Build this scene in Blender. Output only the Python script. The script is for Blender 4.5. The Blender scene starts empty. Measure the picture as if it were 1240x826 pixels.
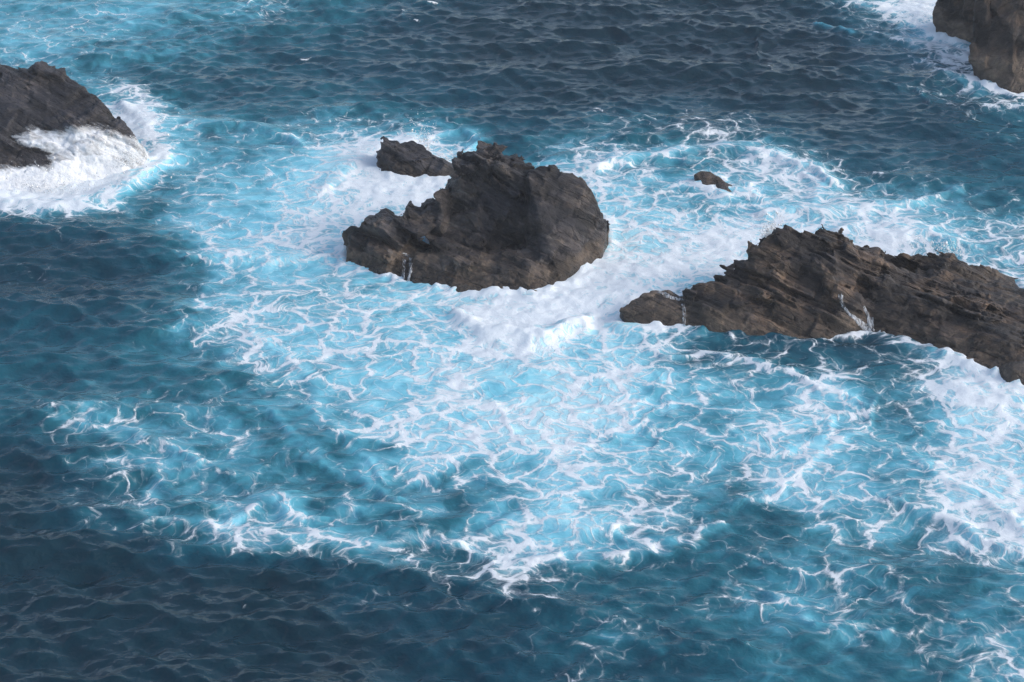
import bpy, bmesh, math, random
import numpy as np
from mathutils import Vector
from mathutils.bvhtree import BVHTree

rad = math.radians
SC = bpy.context.scene
COL = SC.collection
random.seed(7)
rng = np.random.default_rng(11)

# ------------------------------------------------------------------ camera
CAM_H, PITCH, HFOV = 45.0, rad(27.0), rad(28.0)
cam_data = bpy.data.cameras.new('camera')
cam_data.sensor_width = 36.0
cam_data.lens = 18.0 / math.tan(HFOV / 2)
cam_data.clip_start = 1.0
cam_data.clip_end = 12000.0
cam = bpy.data.objects.new('camera', cam_data)
cam.location = (0, 0, CAM_H)
cam.rotation_euler = (math.pi / 2 - PITCH, 0, 0)
COL.objects.link(cam)
SC.camera = cam

# ------------------------------------------------------------------ sky, sun, exposure
SUN_EL, SUN_AZ = rad(30), rad(98)      # azimuth from +Y towards +X: soft light from the right
world = bpy.data.worlds.new('World')
SC.world = world
world.use_nodes = True
wn, wl = world.node_tree.nodes, world.node_tree.links
wn.clear()
sky = wn.new('ShaderNodeTexSky')
sky.sky_type = 'NISHITA'
sky.sun_disc = False
sky.sun_elevation = SUN_EL
sky.sun_rotation = SUN_AZ
sky.air_density = 1.0
sky.dust_density = 2.0
sky.ozone_density = 1.0
hsv = wn.new('ShaderNodeHueSaturation')          # cloud cover: the sky's colour mostly washed out
hsv.inputs['Saturation'].default_value = 0.86
bg = wn.new('ShaderNodeBackground')
bg.inputs['Strength'].default_value = 0.15
wout = wn.new('ShaderNodeOutputWorld')
wl.new(sky.outputs[0], hsv.inputs['Color'])
wl.new(hsv.outputs[0], bg.inputs['Color'])
wl.new(bg.outputs[0], wout.inputs['Surface'])

sun_data = bpy.data.lights.new('sun', 'SUN')
sun_data.energy = 0.9
sun_data.angle = rad(30)
sun_data.color = (1.0, 0.97, 0.95)
sun = bpy.data.objects.new('sun', sun_data)
sun.rotation_euler = (Vector((math.sin(SUN_AZ) * math.cos(SUN_EL), math.cos(SUN_AZ) * math.cos(SUN_EL), math.sin(SUN_EL)))
                      .to_track_quat('Z', 'Y').to_euler())
COL.objects.link(sun)

vs = SC.view_settings
vs.view_transform = 'Standard'
vs.look = 'None'
vs.gamma = 1.0
vs.use_curve_mapping = False
vs.exposure = 0.66
SC.render.filter_size = 1.5
SC.cycles.use_denoising = True
SC.cycles.denoising_input_passes = 'RGB_ALBEDO_NORMAL'
SC.cycles.denoising_prefilter = 'NONE'
SC.cycles.max_bounces = 5
SC.cycles.diffuse_bounces = 2
SC.cycles.glossy_bounces = 3

# ------------------------------------------------------------------ survey helpers: photo pixel <-> world
FPX = 620.0 / math.tan(HFOV / 2)
CP, SP = math.cos(PITCH), math.sin(PITCH)

def ray(px, py):
    u, v = (px - 620.0) / FPX, (413.0 - py) / FPX
    return np.array([u, CP + v * SP, -SP + v * CP])

def P(px, py, Y):
    """point seen at a pixel that stands at distance Y"""
    d = ray(px, py)
    t = Y / d[1]
    return tuple(d * t + np.array([0, 0, CAM_H]))

def Z(px, py, z=0.0):
    """point seen at a pixel that lies at height z"""
    d = ray(px, py)
    t = (z - CAM_H) / d[2]
    return tuple(d * t + np.array([0, 0, CAM_H]))

def F(px, py, depth=0.9, lean=0.15):
    """foot of a rock at the water line, and its continuation below water"""
    w = Z(px, py, 0.0)
    return [w, (w[0], w[1] - lean, w[2] - depth)]

def to_px(x, y, z):
    zz = z - CAM_H
    f = y * CP - zz * SP
    up = y * SP + zz * CP
    f = np.maximum(f, 0.1)
    return 620.0 + FPX * x / f, 413.0 - FPX * up / f

# ------------------------------------------------------------------ numpy noise
def _h(n):
    n = (n ^ np.uint32(61)) ^ (n >> np.uint32(16))
    n = n * np.uint32(9)
    n = n ^ (n >> np.uint32(4))
    n = n * np.uint32(0x27d4eb2d)
    n = n ^ (n >> np.uint32(15))
    return n

def hash01(*ints, seed=0):
    a = np.uint32(seed * 7919 + 13)
    r = None
    for i, v in enumerate(ints):
        v = v.astype(np.int32).view(np.uint32)
        r = _h(v + a) if r is None else _h(r * np.uint32(31) + v)
    return r.astype(np.float32) * np.float32(1 / 4294967295.0)

def vnoise2(x, y, seed=0):
    xi, yi = np.floor(x), np.floor(y)
    fx, fy = x - xi, y - yi
    fx = fx * fx * fx * (fx * (fx * 6 - 15) + 10)
    fy = fy * fy * fy * (fy * (fy * 6 - 15) + 10)
    a = hash01(xi, yi, seed=seed); b = hash01(xi + 1, yi, seed=seed)
    c = hash01(xi, yi + 1, seed=seed); d = hash01(xi + 1, yi + 1, seed=seed)
    return (a + (b - a) * fx) * (1 - fy) + (c + (d - c) * fx) * fy - 0.5

def vnoise3(x, y, z, seed=0):
    xi, yi, zi = np.floor(x), np.floor(y), np.floor(z)
    f = []
    for q, qi in ((x, xi), (y, yi), (z, zi)):
        t = q - qi
        f.append(t * t * t * (t * (t * 6 - 15) + 10))
    fx, fy, fz = f
    out = 0
    for dz in (0, 1):
        wz = fz if dz else 1 - fz
        a = hash01(xi, yi, zi + dz, seed=seed); b = hash01(xi + 1, yi, zi + dz, seed=seed)
        c = hash01(xi, yi + 1, zi + dz, seed=seed); d = hash01(xi + 1, yi + 1, zi + dz, seed=seed)
        out = out + wz * ((a + (b - a) * fx) * (1 - fy) + (c + (d - c) * fx) * fy)
    return out - 0.5

def fbm2(x, y, oct=3, seed=0, rot=0.6):
    s, amp = 0, 1.0
    c, sn = math.cos(rot), math.sin(rot)
    for i in range(oct):
        s = s + amp * vnoise2(x, y, seed + i)
        x, y = 2.03 * (c * x - sn * y) + 3.1, 2.03 * (sn * x + c * y) + 1.7
        amp *= 0.5
    return s

def fbm3(p, scale, oct=3, seed=0):
    x, y, z = p[:, 0] * scale, p[:, 1] * scale, p[:, 2] * scale
    s, amp = 0, 1.0
    for i in range(oct):
        s = s + amp * vnoise3(x, y, z, seed + i)
        x, y, z = 2.1 * x + 5.3, 2.1 * y + 1.9, 2.1 * z + 7.7
        amp *= 0.5
    return s

def sstep(a, b, x):
    t = np.clip((x - a) / (b - a), 0, 1)
    return t * t * (3 - 2 * t)

# ------------------------------------------------------------------ materials
def new_mat(name):
    m = bpy.data.materials.new(name)
    m.use_nodes = True
    m.node_tree.nodes.clear()
    return m, m.node_tree.nodes, m.node_tree.links

class NB:
    """little node builder"""
    def __init__(s, name):
        s.m, s.n, s.l = new_mat(name)
    def put(s, node, inp, v):
        if v is None: return
        if hasattr(v, 'is_output'): s.l.new(v, node.inputs[inp])
        else: node.inputs[inp].default_value = v
    def math(s, op, a, b=None, c=None, clamp=False):
        n = s.n.new('ShaderNodeMath'); n.operation = op; n.use_clamp = clamp
        for i, v in enumerate((a, b, c)): s.put(n, i, v)
        return n.outputs[0]
    def vmath(s, op, a, b=None, scale=None):
        n = s.n.new('ShaderNodeVectorMath'); n.operation = op
        s.put(n, 0, a); s.put(n, 1, b)
        if scale is not None: s.put(n, 'Scale', scale)
        return n.outputs[0]
    def noise(s, vec, scale, detail=3, rough=0.5, dist=0.0, dim='3D', color=False):
        n = s.n.new('ShaderNodeTexNoise'); n.noise_dimensions = dim
        s.put(n, 'Vector', vec); s.put(n, 'Scale', scale); s.put(n, 'Detail', detail); s.put(n, 'Roughness', rough); s.put(n, 'Distortion', dist)
        return n.outputs['Color' if color else 0]
    def voro(s, vec, scale, feature='DISTANCE_TO_EDGE', dim='2D', rnd=1.0):
        n = s.n.new('ShaderNodeTexVoronoi'); n.voronoi_dimensions = dim; n.feature = feature
        s.put(n, 'Vector', vec); s.put(n, 'Scale', scale); s.put(n, 'Randomness', rnd)
        return n.outputs['Distance']
    def rng(s, v, a, b, c, d, smooth=False):
        n = s.n.new('ShaderNodeMapRange'); n.clamp = True
        n.interpolation_type = 'SMOOTHSTEP' if smooth else 'LINEAR'
        for i, q in enumerate((v, a, b, c, d)): s.put(n, i, q)
        return n.outputs[0]
    def attr(s, name, out='Fac'):
        n = s.n.new('ShaderNodeAttribute'); n.attribute_name = name
        return n.outputs[out]
    def mix(s, f, a, b):
        n = s.n.new('ShaderNodeMix'); n.data_type = 'RGBA'
        s.put(n, 0, f); s.put(n, 6, a); s.put(n, 7, b)
        return n.outputs[2]
    def ramp(s, f, stops):
        n = s.n.new('ShaderNodeValToRGB')
        e = n.color_ramp.elements
        while len(e) < len(stops): e.new(0.5)
        for q, (pos, c) in zip(e, stops):
            q.position = pos; q.color = (*c, 1)
        s.put(n, 0, f)
        return n.outputs[0]
    def bump(s, h, dist, strength=1.0, normal=None):
        n = s.n.new('ShaderNodeBump')
        s.put(n, 'Height', h); s.put(n, 'Distance', dist); s.put(n, 'Strength', strength); s.put(n, 'Normal', normal)
        return n.outputs[0]
    def finish(s, color, rough, normal=None, ior=1.45, spec=None):
        b = s.n.new('ShaderNodeBsdfPrincipled')
        s.put(b, 'Base Color', color); s.put(b, 'Roughness', rough); s.put(b, 'Normal', normal); s.put(b, 'IOR', ior)
        if spec is not None: s.put(b, 'Specular IOR Level', spec)
        o = s.n.new('ShaderNodeOutputMaterial')
        s.l.new(b.outputs[0], o.inputs['Surface'])
        return s.m

def sea_material():
    k = NB('sea_water')
    aer, foam_f, flow = k.attr('aeration'), k.attr('foam'), k.attr('flow', 'Vector')
    pos = k.n.new('ShaderNodeNewGeometry').outputs['Position']
    # fine swirl of the foam net
    w1 = k.vmath('SCALE', k.vmath('SUBTRACT', k.noise(flow, 0.8, 3, 0.55, color=True), (0.5, 0.5, 0.5)), scale=0.95)
    w2 = k.vmath('SCALE', k.vmath('SUBTRACT', k.noise(flow, 3.6, 6, 0.68, color=True), (0.5, 0.5, 0.5)), scale=0.26)
    c = k.vmath('ADD', k.vmath('ADD', flow, w1), w2)
    n_mid = k.noise(c, 0.75, 4, 0.6)
    n_fine = k.noise(c, 6.0, 6, 0.76)
    n_big = k.noise(flow, 0.22, 3, 0.5)
    def edge(scale, w, pw):
        d = k.voro(c, scale)
        return k.math('POWER', k.math('SUBTRACT', 1.0, k.math('DIVIDE', d, w, clamp=True), clamp=True), pw)
    e1, e2, e3 = edge(0.50, 0.15, 1.4), edge(1.35, 0.20, 1.5), edge(4.0, 0.34, 1.4)
    rid = k.math('POWER', k.math('SUBTRACT', 1.0, k.math('MULTIPLY', k.math('ABSOLUTE', k.math('SUBTRACT', k.noise(c, 0.9, 5, 0.62, 0.5), 0.5)), 7.0), clamp=True), 2.0)
    D = k.math('SUBTRACT', k.math('MULTIPLY', foam_f, 1.42), 0.50)
    for q, a in ((k.math('SUBTRACT', n_mid, 0.5), 0.60), (k.math('SUBTRACT', n_fine, 0.5), 0.54), (e1, 0.54), (e2, 0.42), (e3, 0.20), (rid, 0.10)):
        D = k.math('ADD', D, k.math('MULTIPLY', q, a))
    D = k.math('ADD', D, k.math('MULTIPLY', k.math('SUBTRACT', k.noise(flow, 0.33, 3, 0.55, 0.4), 0.5), 0.7))
    line = k.rng(D, 0.56, 1.06, 0.0, 1.0, True)
    veil = k.rng(D, 0.25, 1.0, 0.0, 0.30, True)
    here = k.rng(foam_f, 0.02, 0.16, 0.0, 1.0)
    foam = k.math('MULTIPLY', k.math('MAXIMUM', k.math('MULTIPLY', line, 0.92), veil), here)
    a2 = k.math('ADD', aer, k.math('MULTIPLY', k.math('SUBTRACT', n_big, 0.5), k.math('MINIMUM', aer, 0.32)))
    a2 = k.math('ADD', a2, k.math('MULTIPLY', k.math('SUBTRACT', n_mid, 0.5), k.math('MULTIPLY', k.math('MINIMUM', aer, 0.5), 0.55)), clamp=True)
    a2 = k.math('ADD', a2, k.math('MULTIPLY', k.math('SUBTRACT', n_mid, 0.5), k.rng(aer, 0.08, 0.3, 0.0, 0.35)), clamp=True)
    water = k.ramp(a2, [(0.0, (0.002, 0.025, 0.040)), (0.2, (0.003, 0.050, 0.080)), (0.42, (0.015, 0.120, 0.165)),
                        (0.62, (0.075, 0.32, 0.42)), (0.8, (0.20, 0.57, 0.70)), (1.0, (0.42, 0.76, 0.84))])
    col = k.mix(foam, water, (0.80, 0.83, 0.86, 1))
    rough = k.math('ADD', k.rng(foam, 0, 0.7, 0.09, 0.8), k.math('MULTIPLY', a2, 0.12))
    rip = k.math('ADD', k.noise(k.vmath('MULTIPLY', pos, (0.6, 1.0, 1.0)), 2.6, 2, 0.5, 0.5), k.math('MULTIPLY', k.noise(pos, 6.5, 1, 0.5, 0.3), 0.35))
    h = k.math('ADD', k.math('MULTIPLY', rip, k.rng(a2, 0.15, 0.7, 0.085, 0.035)), k.math('MULTIPLY', foam, k.math('ADD', 0.012, k.math('MULTIPLY', n_fine, 0.055))))
    nor = k.bump(h, 1.0, 0.8)
    return k.finish(col, rough, nor, ior=1.333, spec=k.rng(foam, 0, 0.8, 0.5, 0.12))

def rock_material(name, tint, dark, band_top, lichen, wetness=0.72):
    k = NB(name)
    geo = k.n.new('ShaderNodeNewGeometry').outputs['Position']
    sep = k.n.new('ShaderNodeSeparateXYZ'); k.l.new(geo, sep.inputs[0])
    bed = k.attr('bedding', 'Vector')
    n1 = k.noise(geo, 0.45, 5, 0.6, 0.4)
    n2 = k.noise(geo, 3.0, 6, 0.65)
    n3 = k.noise(bed, 1.0, 6, 0.62, 0.3)
    n4 = k.noise(geo, 14.0, 4, 0.65)
    up = k.mix(k.rng(n1, 0.43, 0.66, 0, 1), dark + (1,), tint + (1,))
    up = k.mix(k.rng(k.math('ADD', k.math('MULTIPLY', n3, 0.6), k.math('MULTIPLY', k.noise(bed, 0.28, 3, 0.5, 0.2), 0.4)), 0.43, 0.60, 0, 0.95), up, (dark[0] * 0.55, dark[1] * 0.55, dark[2] * 0.6, 1))
    up = k.mix(k.rng(n3, 0.40, 0.28, 0, 0.5), up, (0.18, 0.165, 0.155, 1))
    zz = k.math('ADD', sep.outputs[2], k.math('MULTIPLY', k.math('SUBTRACT', n1, 0.5), 3.0))
    low = k.mix(k.rng(n2, 0.35, 0.68, 0, 1), (0.075, 0.056, 0.041, 1), (0.15, 0.112, 0.08, 1))
    col = k.mix(k.rng(zz, band_top + 0.45, band_top - 0.35, 0, 0.9, True), up, low)
    col = k.mix(k.rng(k.math('ADD', k.math('MULTIPLY', n2, 0.6), k.math('MULTIPLY', n1, 0.5)), 0.6, 0.72, 0, lichen), col, (0.17, 0.125, 0.085, 1))
    col = k.mix(k.rng(n4, 0.3, 0.75, 0.25, 0.0), col, (0.012, 0.011, 0.012, 1))
    col = k.mix(k.rng(n4, 0.62, 0.8, 0.0, 0.25), col, (0.22, 0.2, 0.18, 1))
    tn = k.rng(k.attr('tone'), 0.22, 0.78, 0.35, 1.75)
    col = k.vmath('SCALE', col, scale=tn)
    wet = k.rng(k.math('ADD', sep.outputs[2], k.math('MULTIPLY', k.math('SUBTRACT', n2, 0.5), 1.2)), 0.75, 0.15, 0.0, 1.0)
    col = k.mix(k.math('MULTIPLY', wet, wetness), col, (0.020, 0.016, 0.013, 1))
    wv = k.vmath('ADD', geo, k.vmath('SCALE', k.noise(geo, 1.6, 4, 0.6, color=True), scale=0.7))
    cr1 = k.rng(k.voro(wv, 0.75, dim='3D'), 0.0, 0.045, 1.0, 0.0)
    cr2 = k.rng(k.voro(k.vmath('ADD', k.vmath('MULTIPLY', bed, (1.1, 1.1, 0.42)), k.vmath('SCALE', k.noise(geo, 1.2, 4, 0.6, color=True), scale=0.5)), 1.0, dim='3D'), 0.0, 0.06, 1.0, 0.0)
    cr = k.math('MULTIPLY', k.math('MAXIMUM', k.math('MULTIPLY', cr1, 0.2), k.math('MULTIPLY', cr2, 0.55)), k.rng(n1, 0.35, 0.55, 0.2, 1.0))
    col = k.mix(k.math('MULTIPLY', cr, 0.75), col, (0.010, 0.009, 0.009, 1))
    h = k.math('ADD', k.math('ADD', k.math('MULTIPLY', n3, 0.30), k.math('MULTIPLY', n2, 0.14)), k.math('SUBTRACT', k.math('MULTIPLY', n4, 0.06), k.math('MULTIPLY', cr, 0.12)))
    nor = k.bump(h, 1.0, 0.9)
    rough = k.math('SUBTRACT', k.rng(n2, 0.3, 0.7, 0.42, 0.72), k.math('MULTIPLY', wet, 0.25))
    return k.finish(col, rough, nor, spec=0.4)

def wash_material(name, film):
    """white water; a film is torn into streaks that let the stone show through"""
    k = NB(name)
    geo = k.n.new('ShaderNodeNewGeometry').outputs['Position']
    n1 = k.noise(geo, 4.0, 5, 0.65)
    col = k.mix(k.rng(n1, 0.35, 0.6, 0, 1), (0.76, 0.80, 0.84, 1), (0.88, 0.89, 0.90, 1))
    m = k.finish(col, 0.65, k.bump(n1, 0.15, 0.7), ior=1.333, spec=0.2)
    if film:
        st = k.attr('streak', 'Vector')
        cov = k.attr('cover')
        a = k.noise(st, 1.0, 5, 0.7, 0.5)
        b = k.noise(geo, 9.0, 4, 0.7)
        t = k.math('ADD', k.math('MULTIPLY', a, 0.92), k.math('MULTIPLY', b, 0.08))
        al = k.rng(k.math('ADD', k.math('MULTIPLY', cov, 1.0), k.math('MULTIPLY', k.math('SUBTRACT', t, 0.5), 2.0)), 0.18, 0.85, 0.0, 0.96)
        bs = next(q for q in k.n if q.type == 'BSDF_PRINCIPLED')
        k.l.new(al, bs.inputs['Alpha'])
    return m

M_SEA = sea_material()
M_WASH = wash_material('white_water', False)
M_FILM = wash_material('streaming_white_water', True)
M_ROCK_DARK = rock_material('black_brown_rock', (0.125, 0.102, 0.088), (0.028, 0.027, 0.031), 0.9, 0.45)
M_ROCK_GREY = rock_material('wet_grey_rock', (0.085, 0.077, 0.078), (0.034, 0.033, 0.037), 0.2, 0.25)
M_ROCK_BROWN = rock_material('layered_brown_rock', (0.195, 0.124, 0.076), (0.036, 0.029, 0.026), 0.5, 0.9)
M_ROCK_PALE = rock_material('barnacled_brown_rock', (0.17, 0.125, 0.09), (0.075, 0.06, 0.048), 0.6, 0.6)
M_ROCK_CLIFF = rock_material('brown_cliff_rock', (0.115, 0.074, 0.046), (0.032, 0.024, 0.019), 1.6, 0.4)
M_ROCK_TAN = rock_material('tan_rock', (0.24, 0.155, 0.095), (0.10, 0.068, 0.045), -2.0, 0.6, 0.15)

# ------------------------------------------------------------------ rocks: signed distance -> surface nets
def hull_planes(pts):
    bm = bmesh.new()
    for p in pts: bm.verts.new(p)
    bmesh.ops.convex_hull(bm, input=bm.verts)
    bmesh.ops.recalc_face_normals(bm, faces=bm.faces)
    c = np.mean(np.array(pts), axis=0)
    out = []
    for f in bm.faces:
        n = np.array(f.normal); q = np.array(f.verts[0].co)
        if np.linalg.norm(n) < 0.5: continue
        if np.dot(n, c - q) > 0: n = -n
        out.append((n[0], n[1], n[2], -np.dot(n, q)))
    bm.free()
    return np.array(out)

def hull_sdf(planes, p):
    d = np.full(len(p), -1e9, p.dtype)
    planes = planes.astype(p.dtype)
    for a, b, c, o in planes:
        np.maximum(d, p[:, 0] * a + p[:, 1] * b + p[:, 2] * c + o, out=d)
    return d

def surface_nets(f, origin, h):
    nx, ny, nz = f.shape
    s = f < 0
    cs = [slice(0, -1), slice(1, None)]
    cnt = np.zeros((nx - 1, ny - 1, nz - 1), np.float32)
    acc = np.zeros((3, nx - 1, ny - 1, nz - 1), np.float32)
    corners = [(i, j, k) for i in (0, 1) for j in (0, 1) for k in (0, 1)]
    for a in corners:
        for ax in range(3):
            if a[ax]: continue
            b = list(a); b[ax] = 1
            fa = f[cs[a[0]], cs[a[1]], cs[a[2]]]; fb = f[cs[b[0]], cs[b[1]], cs[b[2]]]
            m = (fa < 0) != (fb < 0)
            t = np.where(m, fa / np.where(m, fa - fb, 1), 0)
            cnt += m
            for q in range(3):
                acc[q] += m * (a[q] + (t if q == ax else 0))
    act = cnt > 0
    idx = np.full(act.shape, -1, np.int64)
    idx[act] = np.arange(act.sum())
    base = np.argwhere(act)
    v = np.stack([acc[q][act] / cnt[act] for q in range(3)], 1) + base
    v = v * h + np.array(origin)
    quads = []
    for ax in range(3):
        o1, o2 = [(1, 2), (2, 0), (0, 1)][ax]
        sa = [slice(1, -1)] * 3; sb = [slice(1, -1)] * 3
        sa[ax] = slice(0, -1); sb[ax] = slice(1, None)
        A, B = s[tuple(sa)], s[tuple(sb)]
        e = np.argwhere(A != B)
        if not len(e): continue
        inside = A[tuple(e.T)]
        e = e.copy()
        for q in range(3):
            if q != ax: e[:, q] += 1
        def cell(d1, d2):
            g = e.copy(); g[:, o1] -= d1; g[:, o2] -= d2
            return idx[tuple(g.T)]
        q4 = np.stack([cell(1, 1), cell(0, 1), cell(0, 0), cell(1, 0)], 1)
        q4[~inside] = q4[~inside][:, ::-1]
        quads.append(q4)
    quads = np.concatenate(quads)
    quads = quads[(quads >= 0).all(1)]
    return v, quads

def largest_part(v, q):
    lab = np.arange(len(v))
    e = np.concatenate([q[:, [0, 1]], q[:, [1, 2]], q[:, [2, 3]]])
    while True:
        m = np.minimum(lab[e[:, 0]], lab[e[:, 1]])
        new = lab.copy()
        np.minimum.at(new, e[:, 0], m); np.minimum.at(new, e[:, 1], m)
        new = new[new]
        if (new == lab).all(): break
        lab = new
    best = np.bincount(lab).argmax()
    keep = lab == best
    re = np.cumsum(keep) - 1
    q = q[keep[q].all(1)]
    return v[keep], re[q]

def vert_normals(v, q):
    n = np.cross(v[q[:, 2]] - v[q[:, 0]], v[q[:, 3]] - v[q[:, 1]])
    out = np.zeros_like(v)
    for i in range(4): np.add.at(out, q[:, i], n)
    return out / np.maximum(np.linalg.norm(out, axis=1, keepdims=True), 1e-9)

def mesh_from(name, v, faces, normals=None):
    me = bpy.data.meshes.new(name)
    k = faces.shape[1]
    me.vertices.add(len(v)); me.vertices.foreach_set('co', np.ascontiguousarray(v, np.float32).ravel())
    me.loops.add(faces.size); me.loops.foreach_set('vertex_index', np.ascontiguousarray(faces, np.int32).ravel())
    me.polygons.add(len(faces))
    me.polygons.foreach_set('loop_start', np.arange(0, faces.size, k, dtype=np.int32))
    me.polygons.foreach_set('use_smooth', np.ones(len(faces), bool))
    me.update(calc_edges=True)
    if normals is not None:
        me.normals_split_custom_set_from_vertices(normals.tolist())
    return me

def float_attr(me, name, data, kind='FLOAT'):
    a = me.attributes.new(name, kind, 'POINT')
    a.data.foreach_set('vector' if kind == 'FLOAT_VECTOR' else 'value', np.ascontiguousarray(data, np.float32).ravel())

def tag(o, label=None, cat=None, group=None, kind=None):
    for key, val in (('label', label), ('category', cat), ('group', group), ('kind', kind)):
        if val: o[key] = val
    return o

REACH = 0.72
ROCKS = {}          # name -> (hull planes, tree)

def basis(n):
    n = np.array(n, float); n /= np.linalg.norm(n)
    a = np.cross(n, [0.1, 1, 0.0]); a /= np.linalg.norm(a)
    return a, np.cross(n, a), n

def make_rock(name, chunks, bed_normal, mat, h=0.09, rough=1.0, seed=0, layer=0.62, block=1.6, key=None, strata=1.0, joints=1.0, part_mats={}):
    """chunks: list of (part name, points[, carve]); returns root object"""
    hulls = [(c[0], hull_planes(c[1]), len(c) > 2 and c[2]) for c in chunks]
    allp = np.concatenate([np.array(c[1]) for c in chunks if not (len(c) > 2 and c[2])])
    lo, hi = allp.min(0) - np.array([0.7, 0.7, 0.3]), allp.max(0) + 0.7
    n = np.ceil((hi - lo) / h).astype(int) + 1
    STEP = 5                                           # coarse look first, fine work only near the surface
    n = ((n + STEP - 1) // STEP) * STEP
    def raw(p):
        d = None; part = np.zeros(len(p), int)
        for i, (nm, pl, carve) in enumerate(hulls):
            if carve: continue
            s = hull_sdf(pl, p)
            if d is None: d = s
            else:
                part[s < d] = i
                kk = 0.4
                hh = np.clip(0.5 + 0.5 * (s - d) / kk, 0, 1)
                d = s * (1 - hh) + d * hh - kk * hh * (1 - hh)
        for nm, pl, carve in hulls:
            if carve: d = np.maximum(d, -hull_sdf(pl, p))
        return d, part
    nc = n // STEP
    hc = h * STEP
    cg = np.meshgrid(*[lo[i] + hc * (np.arange(nc[i]) + 0.5) - 0.5 * h for i in range(3)], indexing='ij')
    dc, _ = raw(np.stack([g.ravel() for g in cg], 1))
    full = dc.reshape(nc).repeat(STEP, 0).repeat(STEP, 1).repeat(STEP, 2)
    ijk = np.argwhere(np.abs(full) < REACH + hc * 0.87)
    q = (lo + ijk * h).astype(np.float32)
    dq, _ = raw(q)
    nearq = np.abs(dq) < REACH
    full[tuple(ijk.T)] = dq
    ijk, q, dq = ijk[nearq], q[nearq], dq[nearq]
    ba, bb, bn = basis(bed_normal)
    def frame(q):
        warp = np.stack([fbm3(q, 0.3, 2, seed + 40), fbm3(q, 0.3, 2, seed + 50), fbm3(q, 0.3, 2, seed + 60)], 1)
        w = q + warp * 0.55
        s1 = w @ bn
        s1 = s1 + 0.5 * layer * np.sin(s1 * 1.14 / layer) + 0.12 * fbm3(q, 1.2, 2, seed + 70)
        return w, s1, w @ ba, w @ bb
    def blocks(s1, s2, s3, th, bl):
        kq = s1 / th + 100
        fl = np.floor(kq)
        joff = hash01(fl, fl * 0, seed=seed + 3) * 7.0
        return kq, fl, hash01(fl, np.floor(s2 / bl + joff), np.floor(s3 / bl - joff), seed=seed + 17)
    JOINTS = (((0.8, -0.5, 0.35), 1.7, 0.50), ((-0.5, -0.55, 0.67), 0.8, 0.20))
    def facets(w, jn, bl):
        ja, jb, jc = basis(jn)
        u = np.stack([w @ ja, w @ jb, w @ jc], 1) / bl
        return np.floor(u), u - np.floor(u) - 0.5
    w, s1, s2, s3 = frame(q)
    disp = np.zeros(len(q))
    lay = strata * (0.35 + 1.3 * np.clip(fbm3(q, 0.33, 2, seed + 75) + 0.45, 0, 1))
    for th, bl, amp in ((layer, block, 0.40), (layer * 0.42, block * 0.55, 0.20), (layer * 0.17, block * 0.3, 0.05)):
        kq, fl, r_block = blocks(s1, s2, s3, th, bl)
        r_layer = hash01(fl, fl * 0 + 5, seed=seed + 8)
        fr = kq - fl
        crack = np.minimum(fr, 1 - fr)
        disp += lay * (amp * (0.55 * r_layer + 0.9 * r_block - 0.72 + 0.25 * (fr - 0.5)) - amp * 0.3 * np.exp(-(crack / 0.09) ** 2) * (r_block > 0.35))
    # joints: angular facets in two skewed frames
    for t, (jn, bl, amp) in enumerate(JOINTS):
        fl, fr = facets(w, jn, bl)
        tilt = [hash01(fl[:, 0], fl[:, 1], fl[:, 2], seed=seed + 200 + 10 * t + m) - 0.5 for m in range(4)]
        disp += joints * amp * (tilt[0] + tilt[1] * fr[:, 0] + tilt[2] * fr[:, 1] + tilt[3] * fr[:, 2])
    disp += 0.32 * fbm3(q, 0.55, 2, seed + 20) + 0.08 * fbm3(q, 2.4, 2, seed + 30)
    worn = 0.3 + 0.7 * sstep(0.1, 1.6, q[:, 2])            # the sea has worn the foot smoother
    _, pt = raw(q)
    calm = np.array([0.5 if c[0] in ('smooth_slab', 'rounded_end') else 0.7 if c[0] == 'stepped_shoulder' else 1.0 for c in chunks])[pt]
    full[tuple(ijk.T)] = dq - rough * calm * worn * (disp - 0.03)
    f = full
    v, quads = surface_nets(f, lo, h)
    v, quads = largest_part(v, quads)
    nrm = vert_normals(v, quads)
    # every block of stone has its own tone
    vw, v1, v2, v3 = frame(v.astype(np.float32))
    tone = 0.40 * blocks(v1, v2, v3, layer, block)[2] + 0.25 * blocks(v1, v2, v3, layer * 0.42, block * 0.55)[2]
    for t, (jn, bl, amp) in enumerate(JOINTS):
        fl, fr = facets(vw, jn, bl)
        tone = tone + (0.25, 0.10)[t] * hash01(fl[:, 0], fl[:, 1], fl[:, 2], seed=seed + 260 + t)
    bedc = np.stack([v @ ba * 0.5, v @ bb * 0.5, v @ bn * 3.6], 1)
    tree = BVHTree.FromPolygons([tuple(x) for x in v], [tuple(x) for x in quads])
    ROCKS[key] = (hulls, tree, v, quads, nrm)
    names = []
    for c in chunks:
        if c[0] not in names and not (len(c) > 2 and c[2]): names.append(c[0])
    if len(names) == 1:
        me = mesh_from(name, v, quads, nrm)
        float_attr(me, 'bedding', bedc, 'FLOAT_VECTOR')
        float_attr(me, 'tone', tone)
        me.materials.append(mat)
        o = bpy.data.objects.new(name, me); COL.objects.link(o)
        return o
    root = bpy.data.objects.new(name, None); COL.objects.link(root)
    cen = v[quads].mean(1)
    _, part = raw(cen + 0.0)
    part_name = np.array([c[0] for c in chunks])[part]
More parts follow.
